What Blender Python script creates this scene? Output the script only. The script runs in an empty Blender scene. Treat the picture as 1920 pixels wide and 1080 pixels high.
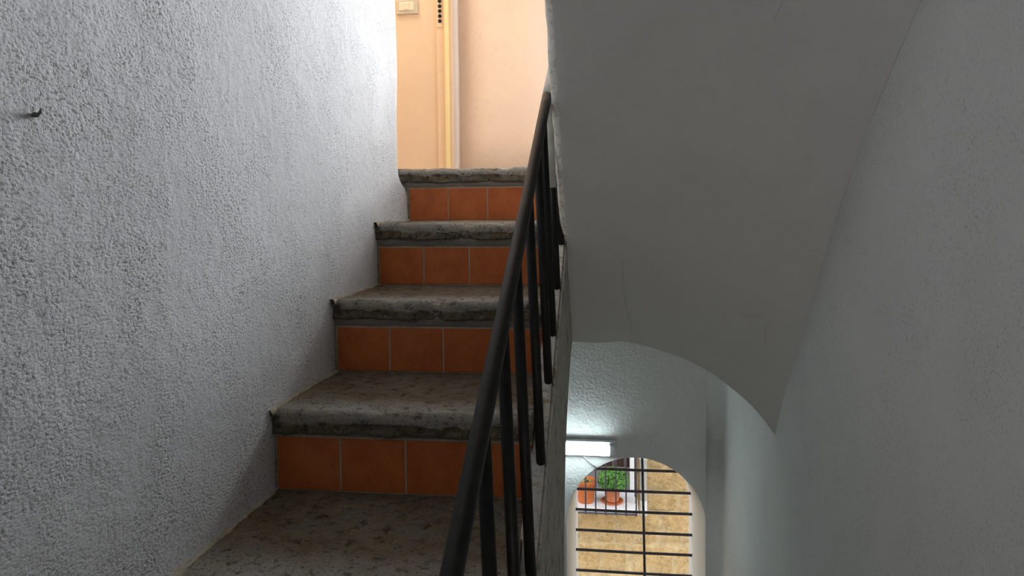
import bpy, bmesh, math, random
from mathutils import Vector, Matrix, Euler, noise

random.seed(7)
sc = bpy.context.scene
col = sc.collection
EYE = 6.0                      # height of the eye above the alley; all shapes below are laid out relative to the eye

# ------------------------------------------------------------------ camera
F, YAW, PITCH, ROLL, CY = 1396.4, 0.1303, -0.0459, -0.0098, 453.53
cam_d = bpy.data.cameras.new('camera')
cam = bpy.data.objects.new('camera', cam_d); col.objects.link(cam)
fw = Vector((-math.sin(YAW) * math.cos(PITCH), math.cos(YAW) * math.cos(PITCH), math.sin(PITCH)))
r0 = Vector((math.cos(YAW), math.sin(YAW), 0)); u0 = r0.cross(fw)
rr = r0 * math.cos(ROLL) + u0 * math.sin(ROLL); uu = -r0 * math.sin(ROLL) + u0 * math.cos(ROLL)
cam.matrix_world = Matrix.Translation((0, 0, EYE)) @ Matrix((rr, uu, -fw)).transposed().to_4x4()
cam_d.sensor_width = 36; cam_d.lens = F / 1920 * 36; cam_d.shift_y = -(540 - CY) / 1920
cam_d.clip_start = 0.02
sc.camera = cam

# ------------------------------------------------------------------ view, world, daylight, fill lights
vs = sc.view_settings
vs.view_transform = 'Standard'; vs.look = 'None'; vs.gamma = 1.0; vs.use_curve_mapping = False
vs.exposure = 0.0
W = bpy.data.worlds.new('sky'); sc.world = W; W.use_nodes = True
wn = W.node_tree; wn.nodes.clear()
sky = wn.nodes.new('ShaderNodeTexSky'); sky.sky_type = 'NISHITA'
sky.sun_disc = False; sky.sun_elevation = math.radians(48); sky.sun_rotation = math.radians(200)
hsv = wn.nodes.new('ShaderNodeHueSaturation'); hsv.inputs['Saturation'].default_value = 0.35
bg = wn.nodes.new('ShaderNodeBackground'); bg.inputs['Strength'].default_value = 0.62
wo = wn.nodes.new('ShaderNodeOutputWorld')
wn.links.new(sky.outputs[0], hsv.inputs['Color']); wn.links.new(hsv.outputs[0], bg.inputs['Color']); wn.links.new(bg.outputs[0], wo.inputs[0])


def area(name, loc, target, sx, sy, power, color):
    d = bpy.data.lights.new(name, 'AREA'); d.shape = 'RECTANGLE'; d.size = sx; d.size_y = sy
    d.energy = power; d.color = color
    o = bpy.data.objects.new(name, d); col.objects.link(o)
    o.location = Vector(loc) + Vector((0, 0, EYE))
    o.rotation_euler = (Vector(target) - Vector(loc)).to_track_quat('-Z', 'Y').to_euler()
    return o


# daylight in the two landing windows, then two added fill lights
area('daylight_landing_window', (0.13, 4.02, 0.90), (0.13, 2.0, 0.90), 0.70, 1.0, 40, (0.90, 0.95, 1.0)).data.spread = math.radians(82)   # beam narrowed by setting, to hold back the bright wall corner
area('daylight_side_window', (0.74, 3.20, 1.42), (-0.6, 3.20, 1.12), 0.95, 1.2, 6, (0.94, 0.97, 1.0))
area('rear_fill_light', (0.16, -1.52, -2.33), (0.16, 0.5, -2.33), 0.46, 0.76, 11, (1.0, 0.97, 0.90))  # added fill from low behind, brightens the vault and right wall
area('landing_fill_light', (-1.45, 3.38, 2.50), (-1.45, 3.38, 0.0), 0.35, 0.35, 31, (1.0, 0.92, 0.81))  # added warm fill without a fixture, brightens the peach landing wall


# ------------------------------------------------------------------ materials
def nodes_mat(name):
    m = bpy.data.materials.new(name); m.use_nodes = True
    nt = m.node_tree; b = nt.nodes['Principled BSDF']
    tc = nt.nodes.new('ShaderNodeTexCoord')
    return m, nt, b, tc


def L(nt, a, b): nt.links.new(a, b)


def tex_noise(nt, vec, scale, detail=3, rough=0.55, dist=0.0, stretch=None):
    n = nt.nodes.new('ShaderNodeTexNoise'); n.inputs['Scale'].default_value = scale
    n.inputs['Detail'].default_value = detail; n.inputs['Roughness'].default_value = rough
    n.inputs['Distortion'].default_value = dist
    if stretch:
        mp = nt.nodes.new('ShaderNodeMapping'); mp.inputs['Scale'].default_value = stretch
        L(nt, vec, mp.inputs[0]); vec = mp.outputs[0]
    L(nt, vec, n.inputs['Vector'])
    return n.outputs['Fac']


def ramp(nt, fac, stops):
    r = nt.nodes.new('ShaderNodeValToRGB'); e = r.color_ramp.elements
    while len(e) > len(stops): e.remove(e[-1])
    while len(e) < len(stops): e.new(0.5)
    for k, (p, c) in enumerate(stops):
        e[k].position = p
        e[k].color = (c, c, c, 1) if isinstance(c, (int, float)) else (*c, 1)
    L(nt, fac, r.inputs[0]); return r.outputs[0]


def mix(nt, fac, a, b, mode='MIX'):
    n = nt.nodes.new('ShaderNodeMix'); n.data_type = 'RGBA'; n.blend_type = mode
    for s, v in ((0, fac), (6, a), (7, b)):
        if isinstance(v, (int, float)): n.inputs[s].default_value = v if s == 0 else (v, v, v, 1)
        elif isinstance(v, tuple): n.inputs[s].default_value = (*v, 1)
        else: L(nt, v, n.inputs[s])
    return n.outputs[2]


def mth(nt, op, a, b=None):
    n = nt.nodes.new('ShaderNodeMath'); n.operation = op
    for k, v in ((0, a), (1, b)):
        if v is None: continue
        if isinstance(v, (int, float)): n.inputs[k].default_value = v
        else: L(nt, v, n.inputs[k])
    return n.outputs[0]


def bump(nt, b, h, strength, dist):
    n = nt.nodes.new('ShaderNodeBump'); n.inputs['Strength'].default_value = strength; n.inputs['Distance'].default_value = dist
    L(nt, h, n.inputs['Height']); L(nt, n.outputs[0], b.inputs['Normal'])


def plaster(name, base, dark, lump=110, lump_d=0.004, speck=0.35, stain=None, stretch=None, stain_amt=0.5, patch_lo=0.35, pit=(0.39, 0.47)):
    """Painted render: grains and trowel lumps, grime sitting in the pits, smoother and rougher patches."""
    m, nt, b, tc = nodes_mat(name); v = tc.outputs['Object']
    big = tex_noise(nt, v, 2.3, 3, 0.6)
    mid = tex_noise(nt, v, 6, 5, 0.65, 0.4)
    lumps = tex_noise(nt, v, lump, 1, 0.45, 0.1, stretch)
    fine = tex_noise(nt, v, lump * 2.3, 2, 0.6)
    patch = ramp(nt, mid, [(0.38, patch_lo), (0.62, 1.0)])
    h = mth(nt, 'MULTIPLY', mth(nt, 'ADD', lumps, mth(nt, 'MULTIPLY', fine, 0.45)), patch)
    h2 = mth(nt, 'ADD', h, mth(nt, 'MULTIPLY', tex_noise(nt, v, lump * 0.22, 2, 0.5), 0.8))
    pits = mth(nt, 'MULTIPLY', ramp(nt, mth(nt, 'ADD', mth(nt, 'MULTIPLY', lumps, 0.55), mth(nt, 'MULTIPLY', fine, 0.45)), [(pit[0], 1.0), (pit[1], 0.0)]), patch)
    spots = ramp(nt, tex_noise(nt, v, lump * 0.6, 2, 0.5), [(0.74, 0.0), (0.77, 1.0)])
    grime = mth(nt, 'MULTIPLY', mth(nt, 'ADD', mth(nt, 'MULTIPLY', pits, 0.9), mth(nt, 'MULTIPLY', spots, 0.6)), speck)
    c0 = mix(nt, ramp(nt, big, [(0.3, 0.0), (0.7, 1.0)]), tuple(x * 0.95 for x in base), tuple(min(1, x * 1.03) for x in base))
    c1 = mix(nt, grime, c0, dark)
    if stain:
        st = ramp(nt, tex_noise(nt, v, 16, 5, 0.7, 0.6), [(0.52, 0.0), (0.62, 1.0)])
        c1 = mix(nt, mth(nt, 'MULTIPLY', st, stain_amt), c1, stain)
    L(nt, c1, b.inputs['Base Color']); b.inputs['Roughness'].default_value = 0.9
    b.inputs['Specular IOR Level'].default_value = 0.2
    bump(nt, b, h2, 1.0, lump_d)
    return m


def plain(name, c, rough=0.6, metal=0.0, spec=0.3, vary=0.0, scale=30, bd=0.0):
    m, nt, b, tc = nodes_mat(name)
    if vary:
        n = tex_noise(nt, tc.outputs['Object'], scale, 4, 0.6)
        L(nt, mix(nt, ramp(nt, n, [(0.3, 0.0), (0.7, 1.0)]), tuple(x * (1 - vary) for x in c), tuple(min(1, x * (1 + vary)) for x in c)), b.inputs['Base Color'])
        if bd: bump(nt, b, n, 1.0, bd)
    else:
        b.inputs['Base Color'].default_value = (*c, 1)
    b.inputs['Roughness'].default_value = rough; b.inputs['Metallic'].default_value = metal
    b.inputs['Specular IOR Level'].default_value = spec
    return m


def emit(name, c, s):
    m, nt, b, tc = nodes_mat(name)
    b.inputs['Base Color'].default_value = (*c, 1); b.inputs['Emission Color'].default_value = (*c, 1)
    b.inputs['Emission Strength'].default_value = s
    return m


def stone_mat():
    m, nt, b, tc = nodes_mat('worn_stone'); v = tc.outputs['Object']
    a = tex_noise(nt, v, 6, 6, 0.7, 0.5); c = tex_noise(nt, v, 34, 6, 0.72, 0.3); d = tex_noise(nt, v, 150, 4, 0.65); e = tex_noise(nt, v, 14, 5, 0.7, 0.8)
    k = ramp(nt, a, [(0.30, (0.095, 0.066, 0.034)), (0.46, (0.190, 0.140, 0.082)), (0.60, (0.250, 0.200, 0.135)), (0.78, (0.28, 0.245, 0.19))])
    k = mix(nt, ramp(nt, e, [(0.48, 0.0), (0.62, 0.75)]), k, (0.17, 0.157, 0.136))
    # bare, paler stone on the trodden edge (wear recorded on the mesh)
    at = nt.nodes.new('ShaderNodeAttribute'); at.attribute_name = 'wear'
    k = mix(nt, mth(nt, 'MULTIPLY', at.outputs['Fac'], ramp(nt, e, [(0.32, 0.45), (0.58, 0.95)])), k, (0.34, 0.325, 0.29))
    k = mix(nt, ramp(nt, c, [(0.36, 0.9), (0.47, 0.0)]), k, (0.030, 0.023, 0.015))
    k = mix(nt, ramp(nt, c, [(0.57, 0.0), (0.70, 0.7)]), k, (0.29, 0.255, 0.20))
    k = mix(nt, ramp(nt, d, [(0.36, 0.7), (0.44, 0.0)]), k, (0.045, 0.036, 0.026))
    k = mix(nt, ramp(nt, d, [(0.62, 0.0), (0.72, 0.5)]), k, (0.36, 0.33, 0.28))
    L(nt, k, b.inputs['Base Color']); b.inputs['Roughness'].default_value = 0.75; b.inputs['Specular IOR Level'].default_value = 0.3
    h = mth(nt, 'ADD', c, mth(nt, 'MULTIPLY', d, 0.35)); bump(nt, b, h, 1.0, 0.014)
    return m


def tile_mat():
    m, nt, b, tc = nodes_mat('terracotta_tile'); v = tc.outputs['Object']
    oi = nt.nodes.new('ShaderNodeObjectInfo')
    va = nt.nodes.new('ShaderNodeVectorMath'); va.operation = 'ADD'
    cb = nt.nodes.new('ShaderNodeCombineXYZ')
    for k in range(3): L(nt, mth(nt, 'MULTIPLY', oi.outputs['Random'], 9.0 + k * 5), cb.inputs[k])
    L(nt, v, va.inputs[0]); L(nt, cb.outputs[0], va.inputs[1]); v = va.outputs[0]
    a = tex_noise(nt, v, 14, 4, 0.6); c = tex_noise(nt, v, 70, 4, 0.65, 0.5)
    k = ramp(nt, a, [(0.3, (0.48, 0.115, 0.026)), (0.7, (0.63, 0.180, 0.048))])
    k = mix(nt, ramp(nt, c, [(0.60, 0.0), (0.75, 0.45)]), k, (0.76, 0.31, 0.11))
    k = mix(nt, ramp(nt, c, [(0.28, 0.5), (0.40, 0.0)]), k, (0.22, 0.05, 0.015))
    k = mix(nt, mth(nt, 'MULTIPLY', oi.outputs['Random'], 0.35), k, (0.38, 0.080, 0.018))
    L(nt, k, b.inputs['Base Color']); b.inputs['Roughness'].default_value = 0.5; b.inputs['Specular IOR Level'].default_value = 0.35
    bump(nt, b, c, 0.5, 0.002)
    return m


def iron_mat():
    m, nt, b, tc = nodes_mat('black_iron'); v = tc.outputs['Object']
    c = tex_noise(nt, v, 60, 4, 0.6)
    L(nt, ramp(nt, c, [(0.35, (0.006, 0.0057, 0.0054)), (0.7, (0.016, 0.015, 0.014))]), b.inputs['Base Color'])
    b.inputs['Roughness'].default_value = 0.5; b.inputs['Specular IOR Level'].default_value = 0.25
    bump(nt, b, c, 0.4, 0.002)
    return m


def rubble_mat():
    m, nt, b, tc = nodes_mat('tan_tuff_stone'); v = tc.outputs['Object']
    oi = nt.nodes.new('ShaderNodeObjectInfo')
    a = tex_noise(nt, v, 5, 6, 0.7, 0.8); c = tex_noise(nt, v, 22, 5, 0.7, 0.5)
    k = ramp(nt, a, [(0.28, (0.30, 0.19, 0.075)), (0.45, (0.50, 0.33, 0.14)), (0.60, (0.58, 0.42, 0.20)), (0.78, (0.52, 0.44, 0.30))])
    k = mix(nt, ramp(nt, c, [(0.34, 0.9), (0.45, 0.0)]), k, (0.20, 0.13, 0.06))
    k = mix(nt, ramp(nt, tex_noise(nt, v, 3.1, 5, 0.7, 1.0), [(0.56, 0.0), (0.68, 0.7)]), k, (0.46, 0.42, 0.35))
    k = mix(nt, mth(nt, 'MULTIPLY', oi.outputs['Random'], 0.3), k, (0.56, 0.38, 0.17))
    L(nt, k, b.inputs['Base Color']); b.inputs['Roughness'].default_value = 0.95
    bump(nt, b, c, 1.0, 0.03)
    return m


M = {}
M['left'] = plaster('rough_white_plaster', (0.70, 0.70, 0.715), (0.13, 0.125, 0.12), 200, 0.0021, 0.85, stretch=(1, 0.75, 1.2), patch_lo=0.30)
M['right'] = plaster('sandy_white_plaster', (0.73, 0.725, 0.705), (0.16, 0.16, 0.15), 170, 0.0020, 0.42, patch_lo=0.3, pit=(0.36, 0.45))
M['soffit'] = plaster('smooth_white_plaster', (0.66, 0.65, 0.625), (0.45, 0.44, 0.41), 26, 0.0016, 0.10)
M['back'] = plaster('white_plaster', (0.76, 0.76, 0.745), (0.45, 0.45, 0.43), 70, 0.0034, 0.12)
M['reveal'] = plaster('whitewashed_reveal', (0.88, 0.875, 0.85), (0.5, 0.48, 0.44), 60, 0.003, 0.1)
M['edge'] = plaster('chipped_whitewash', (0.80, 0.78, 0.72), (0.22, 0.18, 0.12), 60, 0.004, 0.6, stain=(0.36, 0.30, 0.20), stain_amt=0.35)
M['kerb'] = plaster('stained_plaster', (0.50, 0.48, 0.43), (0.12, 0.10, 0.07), 60, 0.0045, 0.6, stain=(0.24, 0.18, 0.10), stain_amt=0.75)
M['dirtplaster'] = plaster('dirty_plaster', (0.42, 0.38, 0.30), (0.12, 0.09, 0.06), 70, 0.004, 0.7, stain=(0.26, 0.20, 0.12), stain_amt=0.6)
M['peach'] = plaster('peach_paint', (0.86, 0.60, 0.38), (0.55, 0.36, 0.22), 30, 0.0006, 0.06)
M['peach2'] = plaster('pale_peach_paint', (0.86, 0.63, 0.46), (0.50, 0.36, 0.26), 26, 0.0008, 0.10)
M['stone'] = stone_mat()
M['tile'] = tile_mat()
M['mortar'] = plaster('grey_mortar', (0.30, 0.28, 0.25), (0.12, 0.11, 0.09), 80, 0.003, 0.5)
M['grout'] = plaster('pale_grout', (0.47, 0.41, 0.32), (0.16, 0.13, 0.09), 90, 0.002, 0.5)
M['iron'] = iron_mat()
M['rubble'] = rubble_mat()
M['joint'] = plain('lime_joint', (0.46, 0.34, 0.18), 0.95, vary=0.25, scale=14, bd=0.01)
M['concrete'] = plain('pale_concrete', (0.42, 0.41, 0.39), 0.9, vary=0.15, scale=12)
M['white'] = plain('white_plastic', (0.72, 0.74, 0.75), 0.4)
M['tube'] = emit('lit_diffuser', (0.80, 0.97, 1.0), 36.0)
M['jamb'] = plain('peach_gloss_paint', (0.86, 0.60, 0.37), 0.45, vary=0.03)
M['stopper'] = plain('lit_yellow_paint', (0.92, 0.70, 0.34), 0.4, vary=0.03)
M['shade_strip'] = plain('lilac_gap_shade', (0.74, 0.62, 0.54), 0.5, vary=0.03)
M['plate'] = plain('beige_plastic', (0.60, 0.50, 0.36), 0.45)
M['rocker'] = plain('ivory_plastic', (0.85, 0.66, 0.46), 0.4)
M['hole'] = plain('dark_hole', (0.018, 0.010, 0.008), 0.7)
M['wash'] = plain('whitewash_on_iron', (0.60, 0.585, 0.53), 0.85, vary=0.12, scale=40, bd=0.003)
M['crack'] = plain('crack_dirt', (0.28, 0.27, 0.25), 0.95)
M['scar'] = plain('dark_chip', (0.15, 0.147, 0.142), 0.9)
M['pot'] = plain('terracotta', (0.52, 0.145, 0.042), 0.75, vary=0.12, scale=18)
M['pot2'] = plain('pale_terracotta', (0.55, 0.21, 0.10), 0.75, vary=0.15, scale=18)
M['soil'] = plain('soil', (0.09, 0.055, 0.03), 0.95, vary=0.4, scale=60, bd=0.01)
M['leaf'] = plain('green_leaf', (0.075, 0.20, 0.03), 0.5, vary=0.7, scale=45)
M['dry'] = plain('dry_leaf', (0.40, 0.30, 0.08), 0.7, vary=0.4, scale=40)
M['ledge'] = plain('white_marble', (0.80, 0.79, 0.76), 0.6, vary=0.08, scale=15)
M['shadewood'] = plain('dark_brown_wood', (0.045, 0.022, 0.015), 0.6, vary=0.25, scale=20)
M['greypaint'] = plain('grey_panel', (0.17, 0.165, 0.16), 0.7, vary=0.1)
M['batten'] = plain('dull_brown_batten', (0.10, 0.075, 0.07), 0.7, vary=0.2)
M['grille'] = plain('dark_grille_iron', (0.06, 0.055, 0.07), 0.45, vary=0.3, scale=50)
M['pipe'] = plain('pale_pipe', (0.62, 0.61, 0.57), 0.6, vary=0.06)


# ------------------------------------------------------------------ mesh helpers
def tag(o, label=None, cat=None, group=None, kind=None):
    if label: o['label'] = label
    if cat: o['category'] = cat
    if group: o['group'] = group
    if kind: o['kind'] = kind
    return o


def wloc(o):          # laid-out position (relative to the eye) of an object's origin
    return Vector(o['_at']) if o is not None else Vector((0, 0, -EYE))


def mk(name, verts, faces, mat, parent=None, origin=None, smooth=False):
    """One mesh object; verts are laid out relative to the eye, origin likewise."""
    if origin is None:
        origin = wloc(parent) if parent is not None else Vector((0, 0, 0))
    origin = Vector(origin)
    me = bpy.data.meshes.new(name)
    me.from_pydata([Vector(v) - origin for v in verts], [], faces)
    bm = bmesh.new(); bm.from_mesh(me); bmesh.ops.recalc_face_normals(bm, faces=bm.faces); bm.to_mesh(me); bm.free()
    if smooth:
        for p in me.polygons: p.use_smooth = True
    me.materials.append(M[mat] if isinstance(mat, str) else mat)
    return place(bpy.data.objects.new(name, me), parent, origin)


def place(o, parent, origin):
    col.objects.link(o); o['_at'] = tuple(origin)
    if parent is not None:
        o.parent = parent; o.location = Vector(origin) - wloc(parent)
    else:
        o.location = Vector(origin) + Vector((0, 0, EYE))
    return o


def empty(name, at, label=None, cat=None, group=None, kind=None):
    o = bpy.data.objects.new(name, None); o.empty_display_size = 0.1
    place(o, None, at); return tag(o, label, cat, group, kind)


def box(x0, x1, y0, y1, z0, z1):
    v = [(x, y, z) for z in (z0, z1) for y in (y0, y1) for x in (x0, x1)]
    f = [(0, 2, 3, 1), (4, 5, 7, 6), (0, 1, 5, 4), (2, 6, 7, 3), (0, 4, 6, 2), (1, 3, 7, 5)]
    return v, f


def bevel_box(x0, x1, y0, y1, z0, z1, w, seg=2):
    bm = bmesh.new(); v, f = box(x0, x1, y0, y1, z0, z1)
    vs_ = [bm.verts.new(p) for p in v]
    for q in f: bm.faces.new([vs_[i] for i in q])
    bmesh.ops.recalc_face_normals(bm, faces=bm.faces)
    bmesh.ops.bevel(bm, geom=list(bm.edges), offset=w, segments=seg, profile=0.5, affect='EDGES')
    bm.verts.index_update()
    r = [tuple(v.co) for v in bm.verts], [tuple(v.index for v in q.verts) for q in bm.faces]
    bm.free(); return r


def merge(*parts):
    V, Fc = [], []
    for v, f in parts:
        n = len(V); V += list(v); Fc += [tuple(i + n for i in q) for q in f]
    return V, Fc


def tube(pts, rad, n=12, cap=True):
    pts = [Vector(p) for p in pts]; V, Fc = [], []
    prev = None
    for i, p in enumerate(pts):
        t = (pts[min(i + 1, len(pts) - 1)] - pts[max(i - 1, 0)]).normalized()
        if prev is None:
            a = t.cross(Vector((0, 0, 1)))
            if a.length < 0.2: a = t.cross(Vector((1, 0, 0)))
        else:
            a = prev - t * prev.dot(t)
        a.normalize(); prev = a; b = t.cross(a)
        r = rad[i] if isinstance(rad, (list, tuple)) else rad
        for k in range(n):
            th = 2 * math.pi * k / n
            V.append(p + (a * math.cos(th) + b * math.sin(th)) * r)
    for i in range(len(pts) - 1):
        for k in range(n):
            Fc.append((i * n + k, i * n + (k + 1) % n, (i + 1) * n + (k + 1) % n, (i + 1) * n + k))
    if cap:
        Fc.append(tuple(range(n))[::-1]); Fc.append(tuple((len(pts) - 1) * n + k for k in range(n)))
    return V, Fc


def lathe(cx, cy, prof, n=28):
    V, Fc = [], []
    for (r, z) in prof:
        for k in range(n):
            a = 2 * math.pi * k / n; V.append((cx + r * math.cos(a), cy + r * math.sin(a), z))
    for i in range(len(prof) - 1):
        for k in range(n):
            Fc.append((i * n + k, i * n + (k + 1) % n, (i + 1) * n + (k + 1) % n, (i + 1) * n + k))
    return V, Fc


def prism(poly, x0, x1):
    """polygon in (y, z), extruded along x"""
    n = len(poly); V = [(x0, y, z) for y, z in poly] + [(x1, y, z) for y, z in poly]
    Fc = [tuple(range(n)), tuple(range(2 * n - 1, n - 1, -1))]
    Fc += [(i, (i + 1) % n, n + (i + 1) % n, n + i) for i in range(n)]
    return V, Fc


def interp(x, pts):
    pts = sorted(pts)
    if x <= pts[0][0]: return pts[0][1] + (x - pts[0][0]) * (pts[1][1] - pts[0][1]) / (pts[1][0] - pts[0][0])
    for (a, za), (b, zb) in zip(pts, pts[1:]):
        if x <= b: return za + (zb - za) * (x - a) / (b - a)
    (a, za), (b, zb) = pts[-2], pts[-1]
    return zb + (x - b) * (zb - za) / (b - a)


def fbm(p, s, oct_=3):
    v, a = 0.0, 1.0
    for _ in range(oct_):
        v += a * noise.noise(Vector(p) * s); s *= 2.1; a *= 0.5
    return v


XW_L, XW_R, Y_B = -0.757, 0.560, 3.81     # left wall, right wall, back wall
Z_LO, Z_HI = -2.95, 2.55
Z_LAND = 0.150

# ------------------------------------------------------------------ the setting
# left wall: flat beside the flight, rounding away where the landing opens
prof = [(XW_L, -1.40 + 4.0 * k / 132) for k in range(133)]
for k in range(1, 49):
    a = math.pi / 2 * k / 48; prof.append((XW_L - 0.22 * (1 - math.cos(a)), 2.60 + 0.22 * math.sin(a)))
for k in range(1, 13): prof.append((XW_L - 0.22 - 1.43 * k / 12, 2.82))
zs = [Z_LO + 1.75 * k / 30 for k in range(30)] + [-1.2 + 2.0 * k / 80 for k in range(80)] + [0.8 + (Z_HI - 0.8) * k / 40 for k in range(41)]
V, Fc = [], []
for (x, y) in prof:
    for z in zs:
        d = 0.007 * fbm((x * 0.7, y, z), 1.7, 3)
        w = min(1, max(0, (z - 0.055) / 0.095)); w = w * w * (3 - 2 * w)        # stays straight beside the top riser
        x_ = XW_L + (x - XW_L) * w if y < 2.775 else x
        V.append((x_ + (d if y < 2.8 else 0), y + (d if y >= 2.8 else 0), z))
nz = len(zs)
for i in range(len(prof) - 1):
    for j in range(nz - 1):
        Fc.append((i * nz + j, (i + 1) * nz + j, (i + 1) * nz + j + 1, i * nz + j + 1))
wl = tag(mk('wall_left', V, Fc, 'left', smooth=True), 'rough white plastered wall along the left of the stairs', kind='structure')
if sum(p.normal.x for p in wl.data.polygons) < 0: wl.data.flip_normals()
md = wl.modifiers.new('thickness', 'SOLIDIFY'); md.thickness = 0.22; md.offset = -1


def grid_wall(name, fn, us, vs_, hole, mat, label, thick=0.22, want=None):
    V = [fn(u, v) for u in us for v in vs_]; n = len(vs_); Fc = []
    for i in range(len(us) - 1):
        for j in range(n - 1):
            uc, vc = (us[i] + us[i + 1]) / 2, (vs_[j] + vs_[j + 1]) / 2
            if hole and hole[0] < uc < hole[1] and hole[2] < vc < hole[3]: continue
            Fc.append((i * n + j, (i + 1) * n + j, (i + 1) * n + j + 1, i * n + j + 1))
    o = mk(name, V, Fc, mat, smooth=True)
    if o.data.polygons[0].normal.dot(Vector(want)) < 0: o.data.flip_normals()
    if thick:
        md = o.modifiers.new('thickness', 'SOLIDIFY'); md.thickness = thick; md.offset = -1
    return tag(o, label, kind='structure')


def lin(a, b, step):
    n = max(1, round((b - a) / step)); return [a + (b - a) * k / n for k in range(n + 1)]


# right wall with the landing's window opening (out of view behind the upper flight)
ys = lin(-1.4, 2.65, 0.05) + lin(2.65, 3.65, 0.1)[1:] + lin(3.65, Y_B, 0.016)[1:]
zz = lin(Z_LO, 0.80, 0.05) + lin(0.80, 2.05, 0.1)[1:] + lin(2.05, Z_HI, 0.1)[1:]
grid_wall('wall_right', lambda y, z: (XW_R + 0.005 * fbm((0.3, y, z), 1.9, 3) - (0 if y < 3.73 else 0.08 - math.sqrt(max(0, 0.0064 - (y - 3.73) ** 2))), y, z), ys, zz, (2.65, 3.65, 0.80, 2.05), 'right',
          'sandy white plastered wall on the right of the stairwell', want=(-1, 0, 0))
# wall behind the viewer, with a low opening added for the rear fill light
grid_wall('wall_rear', lambda x, z: (x, -1.40, z), lin(-0.80, -0.08, 0.2) + lin(-0.08, 0.40, 0.12)[1:] + [0.60],
          lin(Z_LO, -2.73, 0.2) + lin(-2.73, -1.93, 0.2)[1:] + lin(-1.93, Z_HI, 0.3)[1:], (-0.08, 0.40, -2.73, -1.93), 'back',
          'white plastered wall behind the viewer', want=(0, 1, 0))
tag(mk('wall_landing_end', *box(-2.62, -2.40, 2.82, Y_B + 0.3, -0.2, Z_HI), 'peach'), 'peach painted wall closing the landing on the left', kind='structure')
tag(mk('ceiling', *box(-2.62, XW_R + 0.22, -1.62, Y_B + 0.5, Z_HI, Z_HI + 0.2), 'back'), 'white ceiling high above the stairwell', kind='structure')
tag(mk('floor', *box(-2.62, XW_R + 0.22, -1.62, Y_B + 0.45, Z_LO - 0.2, Z_LO), 'mortar'), 'stone floor of the lower landing', kind='structure')
tag(mk('floor', *box(-2.40, XW_R, 2.80, Y_B, -0.22, Z_LAND - 0.012), 'concrete'), 'floor slab of the landing at the top of the steps', kind='structure')
tag(mk('wall_lower_left', *box(-2.62, -2.40, 1.2, Y_B, Z_LO, -0.22), 'back'), 'white wall at the left of the lower landing', kind='structure')

# the vaulted underside of the flight above
ZC = [(2.62, -0.475), (2.45, -0.295), (2.30, -0.135), (2.15, 0.015), (2.0, 0.175), (1.89, 0.310), (1.733, 0.476), (1.50, 0.66), (1.0, 0.95), (0.0, 1.43), (-1.4, 2.1)]
ZR = [(2.62, -0.790), (2.44, -0.565), (2.265, -0.385), (2.09, -0.206), (1.93, -0.045), (1.77, 0.075), (1.63, 0.170), (1.51, 0.262), (1.2, 0.47), (0.8, 0.70), (0.0, 1.12), (-1.4, 1.8)]


def sm(pts, y):      # smoothed polyline
    return sum(interp(y + k * 0.05, pts) * w for k, w in ((-2, 1), (-1, 2), (0, 3), (1, 2), (2, 1))) / 9 if y < 2.5 else interp(y, pts)


XS_L = -0.128
ys = [2.62 - 2.6 * (k / 110) ** 1.25 for k in range(111)] + lin(-0.1, -1.4, -0.2)
NX = 56
V, rows = [], []
for y in ys:
    zc, zr = sm(ZC, y), sm(ZR, y); row = []
    t = min(1, max(0, (2.5 - y) / 0.9)); t = t * t * (3 - 2 * t)
    ch = 0.055 + 0.02 * fbm((3, y, 1), 6, 3)          # ragged plaster edge on the open side
    ztop = Z_LAND + 0.5 * (2.95 - y) + 0.05
    e1 = 0.004 * fbm((7, y, 2), 14, 3)
    row.append((-0.150, y, max(ztop, zc + 0.35)))
    row.append((-0.150, y, zc + 0.10 + ch))
    row.append((-0.149 + e1, y, zc + 0.030 + ch * 0.3))
    row.append((-0.141 + e1 * 1.2, y, zc + 0.012))
    for k in range(NX + 1):
        s = math.sin(math.pi / 2 * k / NX) if k else 0
        x = XS_L + (XW_R - XS_L) * s
        u = max(0.0, x / XW_R)
        g1 = (0.7 - math.sqrt(max(0, 0.49 - (u * 0.56) ** 2))) / 0.28
        g2 = 1 - math.sqrt(max(0, 1 - (u * 0.985) ** 2))
        g = g1 * (1 - t) + g2 * t
        z = zc - (zc - zr) * g
        n = 0.004 * fbm((x, y, z), 3.5, 3)
        row.append((x, y, z + (n if y < 2.6 else 0.006 * fbm((x, 0, 0), 7, 2))))
    row.append((XW_R + 0.03, y, row[-1][2])); row.append((XW_R + 0.03, y, max(ztop, zc + 0.35)))
    rows.append(row)
nr = len(rows[0]); V = [p for r in rows for p in r]; Fc = []
for i in range(len(rows) - 1):
    for k in range(nr):
        Fc.append((i * nr + k, i * nr + (k + 1) % nr, (i + 1) * nr + (k + 1) % nr, (i + 1) * nr + k))
Fc.append(tuple(range(nr))); Fc.append(tuple((len(rows) - 1) * nr + k for k in range(nr)))
vault = tag(mk('ceiling', V, Fc, 'soffit', smooth=True), 'smooth white vaulted underside of the flight above', kind='structure')
vault.data.materials.append(M['edge'])
for p in vault.data.polygons[:(len(rows) - 1) * nr]:
    if p.index % nr in (0, 1, 2, 3): p.material_index = 1      # older whitewash on the open edge
md = vault.modifiers.new('edges', 'EDGE_SPLIT'); md.split_angle = math.radians(50)


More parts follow.
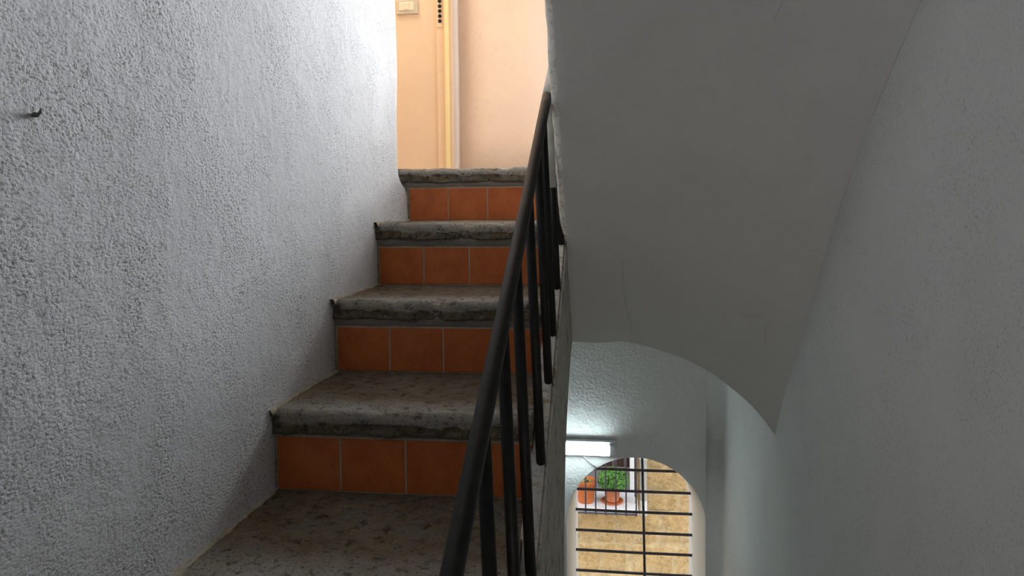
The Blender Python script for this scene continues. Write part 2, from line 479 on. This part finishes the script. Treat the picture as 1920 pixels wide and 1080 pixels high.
def vault_z(x, y):
    zc, zr = sm(ZC, y), sm(ZR, y); t = min(1, max(0, (2.5 - y) / 0.9)); t = t * t * (3 - 2 * t)
    u = max(0.0, x / XW_R); g1 = (0.7 - math.sqrt(max(0, 0.49 - (u * 0.56) ** 2))) / 0.28; g2 = 1 - math.sqrt(max(0, 1 - (u * .985) ** 2))
    return zc - (zc - zr) * (g1 * (1 - t) + g2 * t) + 0.004 * fbm((x, y, zc - (zc - zr) * (g1 * (1 - t) + g2 * t)), 3.5, 3)


# fine cracks in the vault plaster
def crack(pts, w):
    P = []
    for (a, b) in zip(pts, pts[1:]):
        for k in range(10):
            t = k / 10; x = a[0] + (b[0] - a[0]) * t + 0.004 * fbm((a[0], a[1] + t, k), 3, 2); y = a[1] + (b[1] - a[1]) * t
            P.append((x + 0.003 * noise.noise(Vector((k * 0.7, a[1] * 9, 0))), y, vault_z(x, y) - 0.0002))
    mk('crack', *tube(P, [w * (0.4 + 0.6 * abs(noise.noise(Vector((i * 0.33, w * 900, 2))))) for i in range(len(P))], 4), 'crack', parent=vault)


crack([(0.040, 2.33), (0.044, 2.42), (0.058, 2.50), (0.078, 2.585)], 0.0008)
crack([(0.34, 1.58), (0.37, 1.66), (0.355, 1.72)], 0.0006)
crack([(0.42, 2.36), (0.47, 2.33), (0.485, 2.42)], 0.0006)

# spine between the flights: kerb that carries the balusters, pier below
KX0, KX1 = -0.172, XS_L - 0.002


def kerb_z(y): return -0.67 + 0.595 * (y - 1.32)


poly = [(y, kerb_z(y)) for y in lin(-1.4, 2.60, 0.04)] + [(2.60, -0.20), (2.60, -0.472), (2.52, -0.492), (2.42, -0.53), (2.32, -0.585), (2.24, -0.645), (2.17, -0.72),
        (2.12, -0.80), (2.085, -0.90), (2.065, -1.04), (2.055, -1.4), (2.05, Z_LO), (-1.4, Z_LO)]
spine = mk('wall_spine', *prism(poly, KX0, KX1), 'kerb')
bm = bmesh.new(); bm.from_mesh(spine.data)
bmesh.ops.triangulate(bm, faces=[f for f in bm.faces if len(f.verts) > 4])
bmesh.ops.bevel(bm, geom=[e for e in bm.edges if abs(e.verts[0].co.y - e.verts[1].co.y) < 0.2 and e.verts[0].co.z > -1.7 and
                          abs(e.verts[0].co.x - e.verts[1].co.x) < 1e-4 and e.is_manifold and e.calc_face_angle(0) > 1.0],
                offset=0.007, segments=2, affect='EDGES')
bm.to_mesh(spine.data); bm.free()
tag(spine, 'stained plaster kerb and pier between the two flights', kind='structure')

# back wall of the lower landing with its arched window opening
XC, R_IN, ZC_IN, Z_SILL, Y_OUT = 0.1285, 0.3565, -1.642, -2.40, 4.30
R_OUT, ZC_OUT = 0.318, -1.690


def arch(xc, r, zc, y, n=40):
    p = [(xc - r, y, Z_SILL)] + [(xc - r, y, Z_SILL + (zc - Z_SILL) * k / 6) for k in range(1, 6)]
    p += [(xc - r * math.cos(math.pi * k / n), y, zc + r * math.sin(math.pi * k / n)) for k in range(n + 1)]
    p += [(xc + r, y, zc + (Z_SILL - zc) * k / 6) for k in range(1, 6)] + [(xc + r, y, Z_SILL)]
    return p


def to_rect(p, x0, x1, z0, z1, c):
    dx, dz = p[0] - c[0], p[2] - c[1]; ts = []
    if dx > 1e-9: ts.append((x1 - c[0]) / dx)
    if dx < -1e-9: ts.append((x0 - c[0]) / dx)
    if dz > 1e-9: ts.append((z1 - c[1]) / dz)
    if dz < -1e-9: ts.append((z0 - c[1]) / dz)
    t = min(ts); return (c[0] + dx * t, p[1], c[1] + dz * t)


a_in = arch(XC, R_IN, ZC_IN, Y_B); a_out = arch(XC, R_OUT, ZC_OUT, Y_OUT); n = len(a_in)
rim = [(a[0] * 0.5 + XC * 0.0 + a[0] * 0.5, Y_B + 0.0, a[2]) for a in a_in]
rx = (-2.40, XW_R + 0.15, Z_LO, -0.22)
o_in = [to_rect(p, *rx, (XC, -1.9)) for p in a_in]; o_out = [to_rect(p, *rx, (XC, -1.9)) for p in a_out]
mid1 = [tuple(Vector(a).lerp(Vector(b), 0.04)) for a, b in zip(a_in, a_out)]
mid1 = [((p[0] - XC) * 0.992 + XC, p[1], p[2] - 0.003) for p in mid1]
V = o_in + a_in + mid1 + a_out + o_out; Fc = []
for layer in range(4):
    for k in range(n):
        k2 = (k + 1) % n
        Fc.append((layer * n + k, layer * n + k2, (layer + 1) * n + k2, (layer + 1) * n + k))
wb = tag(mk('wall_back', V, Fc, 'back'), 'white plastered wall of the lower landing pierced by an arched window', kind='structure')
wb.data.materials.append(M['reveal'])
for p in wb.data.polygons:
    if 1 < p.index // n + 1 and p.index // n in (1, 2): p.material_index = 1
# fill the rectangle corners left by the radial strips
cx0, cx1, cz0, cz1 = rx
for p in wb.data.polygons:
    if abs(p.normal.y) < 0.5: p.use_smooth = True
corner_fill = []
for (cx, cz) in ((cx0, cz1), (cx1, cz1), (cx0, cz0), (cx1, cz0)):
    best = sorted(o_in, key=lambda q: (q[0] - cx) ** 2 + (q[2] - cz) ** 2)[:14]
    left = [q for q in o_in if abs(q[0] - cx) < 1e-6]; top = [q for q in o_in if abs(q[2] - cz) < 1e-6]
    if left and top:
        a = min(left, key=lambda q: abs(q[2] - cz)); b = min(top, key=lambda q: abs(q[0] - cx))
        corner_fill.append(([a, (cx, Y_B, cz), b], [(0, 1, 2)]))
        corner_fill.append(([(q[0], Y_OUT, q[2]) for q in (a, (cx, Y_B, cz), b)], [(0, 1, 2)]))
if corner_fill: mk('wall_corner', *merge(*corner_fill), 'back', parent=wb, origin=(0, 0, 0))

# landing back wall: painted wall with a light switch, a door frame, the wall beyond it
XJ0, XJ1, XJ2 = -0.880, -0.846, -0.797
tag(mk('wall_landing', *box(-2.40, XJ0, Y_B, Y_B + 0.12, Z_LAND - 0.2, Z_HI), 'peach'), 'peach painted wall with a light switch at the top of the steps', kind='structure')
grid_wall('wall_landing_right', lambda x, z: (x, Y_B + 0.045, z), lin(XJ2 - 0.01, -0.23, 0.2) + lin(-0.23, 0.49, 0.3)[1:] + [0.70],
          lin(Z_LAND - 0.2, 0.38, 0.3) + lin(0.38, 1.42, 0.4)[1:] + lin(1.42, Z_HI, 0.3)[1:], (-0.23, 0.49, 0.38, 1.42), 'peach2',
          'pale peach painted wall to the right of the door frame', thick=0.16, want=(0, -1, 0))
door = empty('door_1', (XJ1, Y_B, Z_LAND), 'cream door frame post with a strike plate of round holes', kind='structure')
mk('jamb', *bevel_box(XJ0, XJ2, Y_B - 0.012, Y_B + 0.10, Z_LAND - 0.012, 2.3, 0.004), 'jamb', parent=door)
mk('stop', *bevel_box(XJ1 + 0.010, XJ1 + 0.032, Y_B - 0.028, Y_B - 0.010, Z_LAND - 0.012, 2.3, 0.003), 'stopper', parent=door)  # yellower than the jamb: light on its right side put into the colour
mk('shade_strip', *bevel_box(XJ2 - 0.018, XJ2 + 0.022, Y_B - 0.004, Y_B + 0.06, Z_LAND - 0.012, 2.3, 0.004), 'shade_strip', parent=door)  # added strip, its lilac is the shade of the gap beside the jamb
sp = mk('strike_plate', *bevel_box(XJ0 + 0.003, XJ1 - 0.001, Y_B - 0.0155, Y_B - 0.011, 0.930, 1.28, 0.001, 1), 'jamb', parent=door)
for k in range(9):
    zc = 0.961 + 0.0252 * k
    V, Fc = tube([(XJ0 + 0.0205, Y_B - 0.0175, zc), (XJ0 + 0.0205, Y_B - 0.012, zc)], 0.0098, 16)
    mk('bolt_hole', V, Fc, 'hole', parent=sp)

# ------------------------------------------------------------------ the flight of steps
stairs = empty('staircase', (-0.46, 1.2, Z_LO), 'flight of worn stone steps with terracotta tiled risers', 'staircase')
RISE_Y = [0.80, 1.192, 1.583, 1.972, 2.363, 2.748]
TOP_Z = [-1.03, -0.832, -0.634, -0.448, -0.249, -0.047, Z_LAND]      # surface in front of each riser, then the landing edge
XA, XB = XW_L - 0.045, KX0 + 0.004
TILE_H, TILE_P, TILE_X = 0.1225, 0.15, -0.748
for i in range(6):
    # mortar bed of the riser, then its tiles
    y, zb, zt = RISE_Y[i], TOP_Z[i], TOP_Z[i + 1]
    rz = mk('riser', *box(XA, XB, y - 0.0018, y + 0.06, zb - 0.03, zt - 0.012), 'grout', parent=stairs, origin=(-0.46, y, zb))
    # lip of mortar smeared under the slab
    V, Fc = [], []
    for k in range(61):
        x = XA + (XB - XA) * k / 60; w = 0.003 + 0.004 * abs(fbm((x, i * 3.1, 0), 11, 3))
        z0 = zb + TILE_H + 0.001 + 0.002 * fbm((x, i, 5), 16, 2)
        V += [(x, y + 0.006, z0), (x, y - w, z0 + 0.004), (x, y - w - 0.004, zt - 0.035), (x, y + 0.006, zt - 0.03)]
    for k in range(60):
        for q in range(4): Fc.append((k * 4 + q, k * 4 + (q + 1) % 4, (k + 1) * 4 + (q + 1) % 4, (k + 1) * 4 + q))
    mk('mortar_lip', V, Fc, 'mortar', parent=stairs, origin=(-0.46, y, zb), smooth=True)
    first = None
    for k in range(4):
        x0 = TILE_X + k * TILE_P; x1 = min(x0 + TILE_P - 0.0035, XB)
        if k in (0, 3) or first is None or k == 1:
            V, Fc = bevel_box(x0, x1, y - 0.0035, y + 0.010, zb + 0.002, zb + TILE_H, 0.0022, 2)
            o = mk('tile', V, Fc, 'tile', parent=rz, origin=(x0, y, zb))
            first = o if k == 1 else (first or o)
        else:
            o = bpy.data.objects.new('tile', first.data); place(o, rz, (x0, y, zb))

# stone slabs: rounded, chipped edge
SLAB = 0.054


def slab(i, x0, x1, y_front, y_back, z):
    pr = [(y_back, z, 0.0)]
    for k in range(1, 26): pr.append((y_back + (y_front + 0.024 - y_back) * k / 25, z, k / 25))
    for k in range(1, 9):
        a = math.pi / 2 * k / 8; pr.append((y_front + 0.024 - 0.024 * math.sin(a), z - 0.024 + 0.024 * math.cos(a), 1.1))
    for k in range(1, 7): pr.append((y_front + 0.003 * k / 6, z - 0.024 - (SLAB - 0.028) * k / 6, 0.0))
    pr.append((y_front + 0.008, z - SLAB, 0)); pr.append((y_back, z - SLAB, 0))
    NXS = 150; V, wear = [], []
    for a in range(NXS + 1):
        x = x0 + (x1 - x0) * a / NXS
        sag = -0.004 * math.exp(-((x - (x0 + x1) / 2) / 0.18) ** 2)
        edge = 0.010 * fbm((x, i * 7.7, 0), 5, 3)
        chip = max(0.0, fbm((x, i * 3.3, 4), 12, 3) - 0.25) * 0.03
        for (y, zz_, t) in pr:
            f = max(0.0, min(1.0, (y_front + 0.06 - y) / 0.06))
            p = Vector((x, y, zz_))
            n1 = fbm(p + Vector((i * 5.1, 0, 0)), 16, 3); n2 = fbm(p + Vector((0, i * 2.7, 0)), 55, 2)
            if y > y_back - 1e-4:
                V.append((x, y, zz_))
            elif t > 0:
                V.append((x, y + (edge * 0.5 + chip * 0.6) * f, zz_ + sag * f + 0.0034 * n1 + 0.0018 * n2 - chip * f * 0.8))
            else:
                V.append((x, y + edge * 0.5 + 0.0095 * n1 + 0.0045 * n2 + chip * 0.4, zz_ + 0.004 * n1))
            wear.append(max(0.0, min(1.0, (t - 0.72) / 0.28)) * (1.0 if t <= 1.0 else 0.7) if t > 0 else 0.0)
    m = len(pr); Fc = []
    for a in range(NXS):
        for k in range(m):
            Fc.append((a * m + k, a * m + (k + 1) % m, (a + 1) * m + (k + 1) % m, (a + 1) * m + k))
    Fc.append(tuple(range(m))); Fc.append(tuple(NXS * m + k for k in range(m)))
    o = mk('tread', V, Fc, 'stone', parent=stairs, origin=((x0 + x1) / 2, y_front, z), smooth=True)
    at = o.data.attributes.new('wear', 'FLOAT', 'POINT')
    at.data.foreach_set('value', wear)
    return o


for i in range(6):
    yf = RISE_Y[i] - 0.020
    slab(i, XA, XB, yf, (RISE_Y[i + 1] + 0.004) if i < 5 else 3.0, TOP_Z[i + 1])
# line of plaster where the wall meets each step
for i in range(1, 6):
    y0, y1, z0, z1 = RISE_Y[i - 1] - 0.03, RISE_Y[i], TOP_Z[i], TOP_Z[i + 1] - SLAB
    path = [(y0 + (y1 - y0) * k / 24, z0) for k in range(25)] + [(y1, z0 + (z1 - z0) * k / 10) for k in range(1, 11)]
    V, Fc = [], []
    for k, (y, z) in enumerate(path):
        w = 0.0015 + 0.0075 * abs(fbm((i, y * 3, z * 3), 9, 3))
        if k < 24: q = [(XW_L - 0.02, y, z - 0.01), (XW_L - 0.02, y, z + w + 0.004), (XW_L + 0.006, y, z + w), (XW_L + w + 0.006, y, z + 0.003), (XW_L + w + 0.010, y, z - 0.01)]
        elif k == 24: q = [(XW_L - 0.02, y + 0.01, z - 0.01), (XW_L - 0.02, y - w, z + w + 0.004), (XW_L + 0.006, y - w, z + w), (XW_L + w + 0.004, y - w * 0.7, z + w * 0.5), (XW_L + w + 0.010, y + 0.01, z - 0.01)]
        else: q = [(XW_L - 0.02, y + 0.01, z), (XW_L - 0.02, y - w - 0.004, z), (XW_L + 0.006, y - w, z), (XW_L + w * 0.6 + 0.006, y - 0.006, z), (XW_L + w * 0.6 + 0.008, y + 0.01, z)]
        V += q
    for k in range(len(path) - 1):
        for a in range(5): Fc.append((k * 5 + a, k * 5 + (a + 1) % 5, (k + 1) * 5 + (a + 1) % 5, (k + 1) * 5 + a))
    mk('plaster_joint', V, Fc, 'dirtplaster', parent=stairs, origin=(XW_L, y0, z0), smooth=True)
# solid body under the steps
body = [(RISE_Y[0] + 0.05, TOP_Z[0] - 0.03)]
for i in range(6):
    body += [(RISE_Y[i] + 0.05, TOP_Z[i + 1] - SLAB - 0.002)] + ([(RISE_Y[i + 1] + 0.05, TOP_Z[i + 1] - SLAB - 0.002)] if i < 5 else [])
body += [(2.82, TOP_Z[6] - SLAB - 0.002), (2.82, -0.30), (2.5, -0.52), (0.0, -1.75), (-1.4, -2.4), (-1.4, -1.55), (0.4, -1.30), (0.82, -1.10)]
mk('core', *prism(body, XA, XB - 0.004), 'mortar', parent=stairs)

# ------------------------------------------------------------------ iron railing
rail = empty('stair_railing', (-0.150, 1.4, kerb_z(1.4)), 'black iron stair railing with a round handrail and plain upright bars', 'railing')


def rail_z(y): return 0.287 + 0.540 * (y - 2.0)


RX = -0.166
pts = [(RX + 0.002 * noise.noise(Vector((0, y, 0))), y, rail_z(y) + 0.0015 * noise.noise(Vector((y * 3, 0, 0)))) for y in lin(-0.6, 2.62, 0.06)]
cut = next(i for i, p in enumerate(pts) if p[1] > 1.98)
mk('handrail', *tube(pts[:cut + 1], 0.0130, 20), 'iron', parent=rail, smooth=True)
tag(mk('handrail_end', *tube(pts[cut:], 0.0134, 20), 'wash', parent=rail, smooth=True), 'whitewashed upper end of the handrail')
for y in (-0.42, -0.22, -0.02, 0.175, 0.37, 0.565, 0.762, 0.960, 1.148, 1.326, 1.545, 1.752, 1.900, 2.071, 2.263, 2.44):
    zt = rail_z(y) - 0.004
    zb = kerb_z(y) - 0.012
    P0, P1 = Vector((-0.145, y, zb)), Vector((RX - 0.001, y - 0.004, zt))
    tw = 1.0 if y < 2.0 else (0.52 if y < 2.2 else 0.40)                    # the last bars are whitewashed above this share of their length
    bar = mk('baluster', *tube([P0, P0.lerp(P1, tw * 0.5), P0.lerp(P1, tw)], 0.0104, 10), 'iron', parent=rail, origin=P0, smooth=True)
    if tw < 1: mk('whitewash', *tube([P0.lerp(P1, tw), P1], 0.0108, 10), 'wash', parent=bar, smooth=True)

# ------------------------------------------------------------------ wall lamp over the arched window
lamp = empty('wall_lamp', (-0.28, Y_B, -1.235), 'lit white strip lamp on the wall above the arched window', 'lamp')
mk('housing', *bevel_box(-0.592, 0.032, Y_B - 0.040, Y_B + 0.002, -1.272, -1.196, 0.006), 'white', parent=lamp)
mk('diffuser', *bevel_box(-0.555, -0.009, Y_B - 0.062, Y_B - 0.036, -1.264, -1.204, 0.012, 3), 'tube', parent=lamp)
for x0, x1 in ((-0.592, -0.5555), (-0.0085, 0.0305)):
    mk('end_cap', *bevel_box(x0, x1, Y_B - 0.058, Y_B - 0.036, -1.2665, -1.2015, 0.008), 'white', parent=lamp)
mk('cable', *tube([(-0.150, Y_B - 0.006, -1.268), (-0.137, Y_B - 0.006, -1.285), (-0.105, Y_B - 0.006, -1.312), (-0.072, Y_B - 0.006, -1.342)], 0.005, 8), 'white', parent=lamp, smooth=True)

# ------------------------------------------------------------------ window bars
gr = empty('window_grille', (XC, 4.2, Z_SILL), 'dark iron grille of horizontal bars in the arched window', 'grille')
for z in (-1.487, -1.609, -1.728, -1.847, -1.963, -2.083, -2.20, -2.32):
    dz = z - (ZC_OUT + 0.02); half = 0.327 if dz < 0 else math.sqrt(0.335 ** 2 - dz ** 2)
    V, Fc = tube([(XC - half - 0.015, 4.2, z), (XC, 4.2, z - 0.002), (XC + half + 0.015, 4.2, z - 0.001)], 0.0078, 10)
    mk('bar', V, Fc, 'grille', parent=gr, smooth=True)
mk('bar', *tube([(0.176, 4.218, Z_SILL - 0.01), (0.192, 4.218, -2.09), (0.186, 4.218, -1.75), (0.178, 4.218, -1.37)], 0.0075, 10), 'grille', parent=gr, smooth=True)

# ------------------------------------------------------------------ light switch, chip in the plaster
sw = empty('light_switch', (-1.034, Y_B, 1.042), 'beige light switch plate on the peach wall', 'switch')
mk('plate', *bevel_box(-1.092, -0.976, Y_B - 0.010, Y_B, 1.006, 1.080, 0.003), 'plate', parent=sw)
mk('frame', *bevel_box(-1.076, -0.998, Y_B - 0.0125, Y_B - 0.008, 1.024, 1.066, 0.002), 'rocker', parent=sw)
mk('rocker', *bevel_box(-1.045, -1.024, Y_B - 0.016, Y_B - 0.010, 1.028, 1.062, 0.002), 'rocker', parent=sw)

nail = empty('wall_hook', (XW_L, 0.905, 0.131), 'small dark bent hook stuck in the left plaster wall', 'hook')
mk('shank', *tube([(XW_L - 0.01, 0.902, 0.1285), (XW_L + 0.007, 0.902, 0.1285), (XW_L + 0.010, 0.904, 0.132), (XW_L + 0.010, 0.9065, 0.1375)], [0.0028, 0.0026, 0.0022, 0.0013], 8), 'scar', parent=nail, smooth=True)
mk('head', *lathe(XW_L + 0.004, 0.902, [(0.0005, 0.1252), (0.0040, 0.1262), (0.0046, 0.1290), (0.0028, 0.1318), (0.0005, 0.1326)], 10), 'scar', parent=nail, smooth=True)

# ------------------------------------------------------------------ across the alley
Y_OPP = 7.90
tag(mk('ground', *box(-5, 6, Y_OUT, Y_OPP + 2, -EYE - 0.1, -EYE), 'concrete'), 'paving of the alley below the window', kind='structure')
XO0, XO1, ZO0, ZO1 = -1.05, 0.205, -3.025, -0.9      # the window recess in the opposite wall
opp = empty('wall_opposite', (0.4, Y_OPP, -EYE), 'tan rubble stone wall of the house across the alley', kind='structure')
JB = Y_OPP + 0.022
mk('mortar_bed', *merge(box(-5, XO0, JB, JB + 0.5, -EYE, 2.0), box(XO1, 6, JB, JB + 0.5, -EYE, 2.0),
                        box(XO0, XO1, JB, JB + 0.5, -EYE, ZO0 - 0.07), box(XO0, XO1, JB, JB + 0.5, ZO1, 2.0)), 'joint', parent=opp)
rnd = random.Random(3)


def stone_block(x0, x1, z0, z1):
    nx, nz_ = 9, 7; V, Fc = [], []
    j = lambda s: rnd.uniform(-s, s)
    c = [(x0 + j(.03), z0 + j(.03)), (x1 + j(.03), z0 + j(.03)), (x1 + j(.03), z1 + j(.03)), (x0 + j(.03), z1 + j(.03))]
    out = rnd.uniform(-0.008, 0.014); seed = rnd.uniform(0, 50)
    for a in range(nx):
        for b in range(nz_):
            u, v = a / (nx - 1), b / (nz_ - 1)
            x = (c[0][0] * (1 - u) + c[1][0] * u) * (1 - v) + (c[3][0] * (1 - u) + c[2][0] * u) * v
            z = (c[0][1] * (1 - u) + c[1][1] * u) * (1 - v) + (c[3][1] * (1 - u) + c[2][1] * u) * v
            rim_ = a in (0, nx - 1) or b in (0, nz_ - 1)
            y = JB + 0.012 if rim_ else Y_OPP - out - 0.030 * fbm((x + seed, z, 0), 7, 3)
            V.append((x + (0 if not rim_ else 0.006 * noise.noise(Vector((x * 20, z * 20, seed)))), y, z))
    for a in range(nx - 1):
        for b in range(nz_ - 1):
            Fc.append((a * nz_ + b, (a + 1) * nz_ + b, (a + 1) * nz_ + b + 1, a * nz_ + b + 1))
    mk('stone', V, Fc, 'rubble', parent=opp, origin=((x0 + x1) / 2, Y_OPP, (z0 + z1) / 2), smooth=True)


z = -5.0
while z < -2.1:
    h = rnd.uniform(0.20, 0.36); x = -1.3 + rnd.uniform(0, 0.2)
    while x < 1.7:
        w = rnd.uniform(0.24, 0.62); x1 = x + w
        if z + h > ZO0 - 0.09 and x < XO1 + 0.02:
            if x1 < XO1 + 0.12: x = x1; continue
            x = XO1 + 0.03
        zt_ = z + h
        if x < XO1 and zt_ > ZO0 - 0.09: zt_ = ZO0 - 0.09
        stone_block(x + 0.006, x1 - 0.006, z + 0.006, zt_ - 0.006); x = x1
    z += h

# window recess, marble ledge, bars
rec = empty('balcony_window', (-0.42, Y_OPP, ZO0), 'dark window recess with a pale surround in the wall across the alley', 'window')
mk('surround', *box(XO1, XO1 + 0.045, Y_OPP - 0.03, Y_OPP + 0.30, ZO0, ZO1), 'ledge', parent=rec)
mk('surround', *box(XO0 - 0.045, XO0, Y_OPP - 0.03, Y_OPP + 0.30, ZO0, ZO1), 'ledge', parent=rec)
mk('back_panel', *box(XO0, XO1, Y_OPP + 0.03, Y_OPP + 0.30, ZO0, ZO0 + 0.235), 'greypaint', parent=rec)
mk('shutter', *box(XO0, XO1, Y_OPP + 0.06, Y_OPP + 0.31, ZO0 + 0.235, ZO1), 'shadewood', parent=rec)
for k in range(9):
    xk = XO1 - 0.05 - 0.125 * k
    mk('shutter_batten', *box(xk - 0.012, xk + 0.012, Y_OPP + 0.040, Y_OPP + 0.062, ZO0 + 0.235, ZO1), 'batten', parent=rec)
led = tag(mk('window_ledge', *bevel_box(XO0 - 0.08, XO1 + 0.07, 7.40, Y_OPP + 0.30, ZO0 - 0.055, ZO0, 0.008), 'ledge', origin=(-0.42, 7.65, ZO0)),
          'white stone ledge under the window across the alley', 'ledge')
br = empty('ledge_railing', (-0.42, 7.42, ZO0), 'thin dark iron railing around the window ledge across the alley', 'railing')
YR = 7.385
for k in range(13):
    xk = 0.255 - 0.1005 * k
    mk('bar', *tube([(xk, YR, ZO0 - 0.06), (xk, YR, ZO0 + 0.95)], 0.0075, 8), 'grille', parent=br, smooth=True)
mk('rail', *tube([(XO0 - 0.06, YR, ZO0 - 0.045), (0.265, YR, ZO0 - 0.045)], 0.010, 8), 'grille', parent=br, smooth=True)
mk('rail', *tube([(XO0 - 0.06, YR, ZO0 + 0.95), (0.265, YR, ZO0 + 0.95)], 0.012, 8), 'grille', parent=br, smooth=True)
for yk in (7.56, 7.74):
    mk('bar', *tube([(0.258, yk, ZO0 - 0.06), (0.258, yk, ZO0 + 0.95)], 0.009, 8), 'grille', parent=br, smooth=True)
for zk in (ZO0 - 0.045, ZO0 + 0.95):
    mk('rail', *tube([(0.258, YR, zk), (0.258, Y_OPP + 0.05, zk)], 0.010, 8), 'grille', parent=br, smooth=True)
dp = empty('downpipe', (0.345, Y_OPP - 0.05, -EYE), 'pale vertical pipe on the stone wall beside the ledge', 'pipe')
mk('pipe', *tube([(0.345, Y_OPP - 0.055, -3.13), (0.345, Y_OPP - 0.055, 1.9)], 0.038, 14), 'pipe', parent=dp, smooth=True)
mk('shoe', *tube([(0.345, Y_OPP - 0.055, -3.10), (0.345, Y_OPP - 0.055, -3.17), (0.345, Y_OPP - 0.075, -3.20), (0.345, Y_OPP - 0.13, -3.22)], 0.040, 12), 'pipe', parent=dp, smooth=True)
mk('clip', *tube([(0.345, Y_OPP - 0.055, -2.66), (0.345, Y_OPP - 0.055, -2.63)], 0.044, 14), 'pipe', parent=dp, smooth=True)


def leaves(cx, cy, cz, rx_, rz_, n, size, rnd_, dome=True):
    V, Fc = [], []
    for _ in range(n):
        while True:
            p = Vector((rnd_.uniform(-1, 1), rnd_.uniform(-1, 1), rnd_.uniform(-0.55 if dome else 0, 1)))
            if p.length < 1 and (p.length > 0.45 or not dome): break
        c = Vector((cx + p.x * rx_, cy + p.y * rx_, cz + p.z * rz_))
        nrm = (p + Vector((rnd_.uniform(-.5, .5), rnd_.uniform(-.9, .1), rnd_.uniform(0, 1)))).normalized()
        t = nrm.cross(Vector((rnd_.uniform(-1, 1), rnd_.uniform(-1, 1), rnd_.uniform(-1, 1)))).normalized(); s = t.cross(nrm)
        l = size * rnd_.uniform(0.7, 1.3); w = l * 0.36; k = len(V)
        V += [c - t * l * .5, c - t * l * .1 + s * w - nrm * l * .05, c + t * l * .3 + s * w * .7, c + t * l * .55 - nrm * l * .12,
              c + t * l * .3 - s * w * .7, c - t * l * .1 - s * w - nrm * l * .05, c + t * l * .1 + nrm * l * .06]
        Fc += [(k, k + 1, k + 6), (k + 1, k + 2, k + 6), (k + 2, k + 3, k + 6), (k + 3, k + 4, k + 6), (k + 4, k + 5, k + 6), (k + 5, k, k + 6)]
    return V, Fc


# tall empty-looking pot and the pot of green leaves
pa = empty('flower_pot', (-0.250, 7.56, ZO0), 'orange terracotta pot with dry stubble on the ledge across the alley', 'pot')
px, py = -0.250, 7.56
mk('pot', *lathe(px, py, [(0.001, ZO0), (0.074, ZO0), (0.080, ZO0 + .01), (0.096, ZO0 + .17), (0.096, ZO0 + .175), (0.106, ZO0 + .178), (0.109, ZO0 + .225), (0.106, ZO0 + .232),
                      (0.097, ZO0 + .230), (0.094, ZO0 + .19), (0.001, ZO0 + .19)]), 'pot', parent=pa, smooth=True)
mk('soil', *lathe(px, py, [(0.094, ZO0 + .196), (0.05, ZO0 + .205), (0.001, ZO0 + .208)]), 'soil', parent=pa, smooth=True)
tag(mk('stubble', *leaves(px, py, ZO0 + .203, 0.075, 0.035, 90, 0.030, random.Random(5), False), 'dry', parent=pa), kind='stuff')
px, py = 0.018, 7.58
pb = empty('potted_plant', (px, py, ZO0), 'bushy green herb in a terracotta pot on a saucer across the alley', 'plant')
mk('saucer', *lathe(px, py, [(0.001, ZO0), (0.095, ZO0), (0.115, ZO0 + .018), (0.112, ZO0 + .022), (0.092, ZO0 + .008), (0.001, ZO0 + .008)]), 'pot', parent=pb, smooth=True)
mk('pot', *lathe(px, py, [(0.001, ZO0 + .009), (0.062, ZO0 + .009), (0.066, ZO0 + .02), (0.082, ZO0 + .13), (0.092, ZO0 + .132), (0.094, ZO0 + .165), (0.085, ZO0 + .166),
                      (0.080, ZO0 + .145), (0.001, ZO0 + .145)]), 'pot2', parent=pb, smooth=True)
mk('soil', *lathe(px, py, [(0.080, ZO0 + .150), (0.001, ZO0 + .158)]), 'soil', parent=pb, smooth=True)
for k in range(7):
    a = k * 0.9
    mk('stem', *tube([(px, py, ZO0 + .15), (px + .05 * math.cos(a), py + .05 * math.sin(a), ZO0 + .24), (px + .11 * math.cos(a), py + .11 * math.sin(a), ZO0 + .31)], [.004, .003, .002], 6), 'leaf', parent=pb)
tag(mk('foliage', *leaves(px + 0.012, py, ZO0 + .235, 0.160, 0.122, 900, 0.034, random.Random(9)), 'leaf', parent=pb), kind='stuff')

for o in sc.objects:
    if '_at' in o: del o['_at']
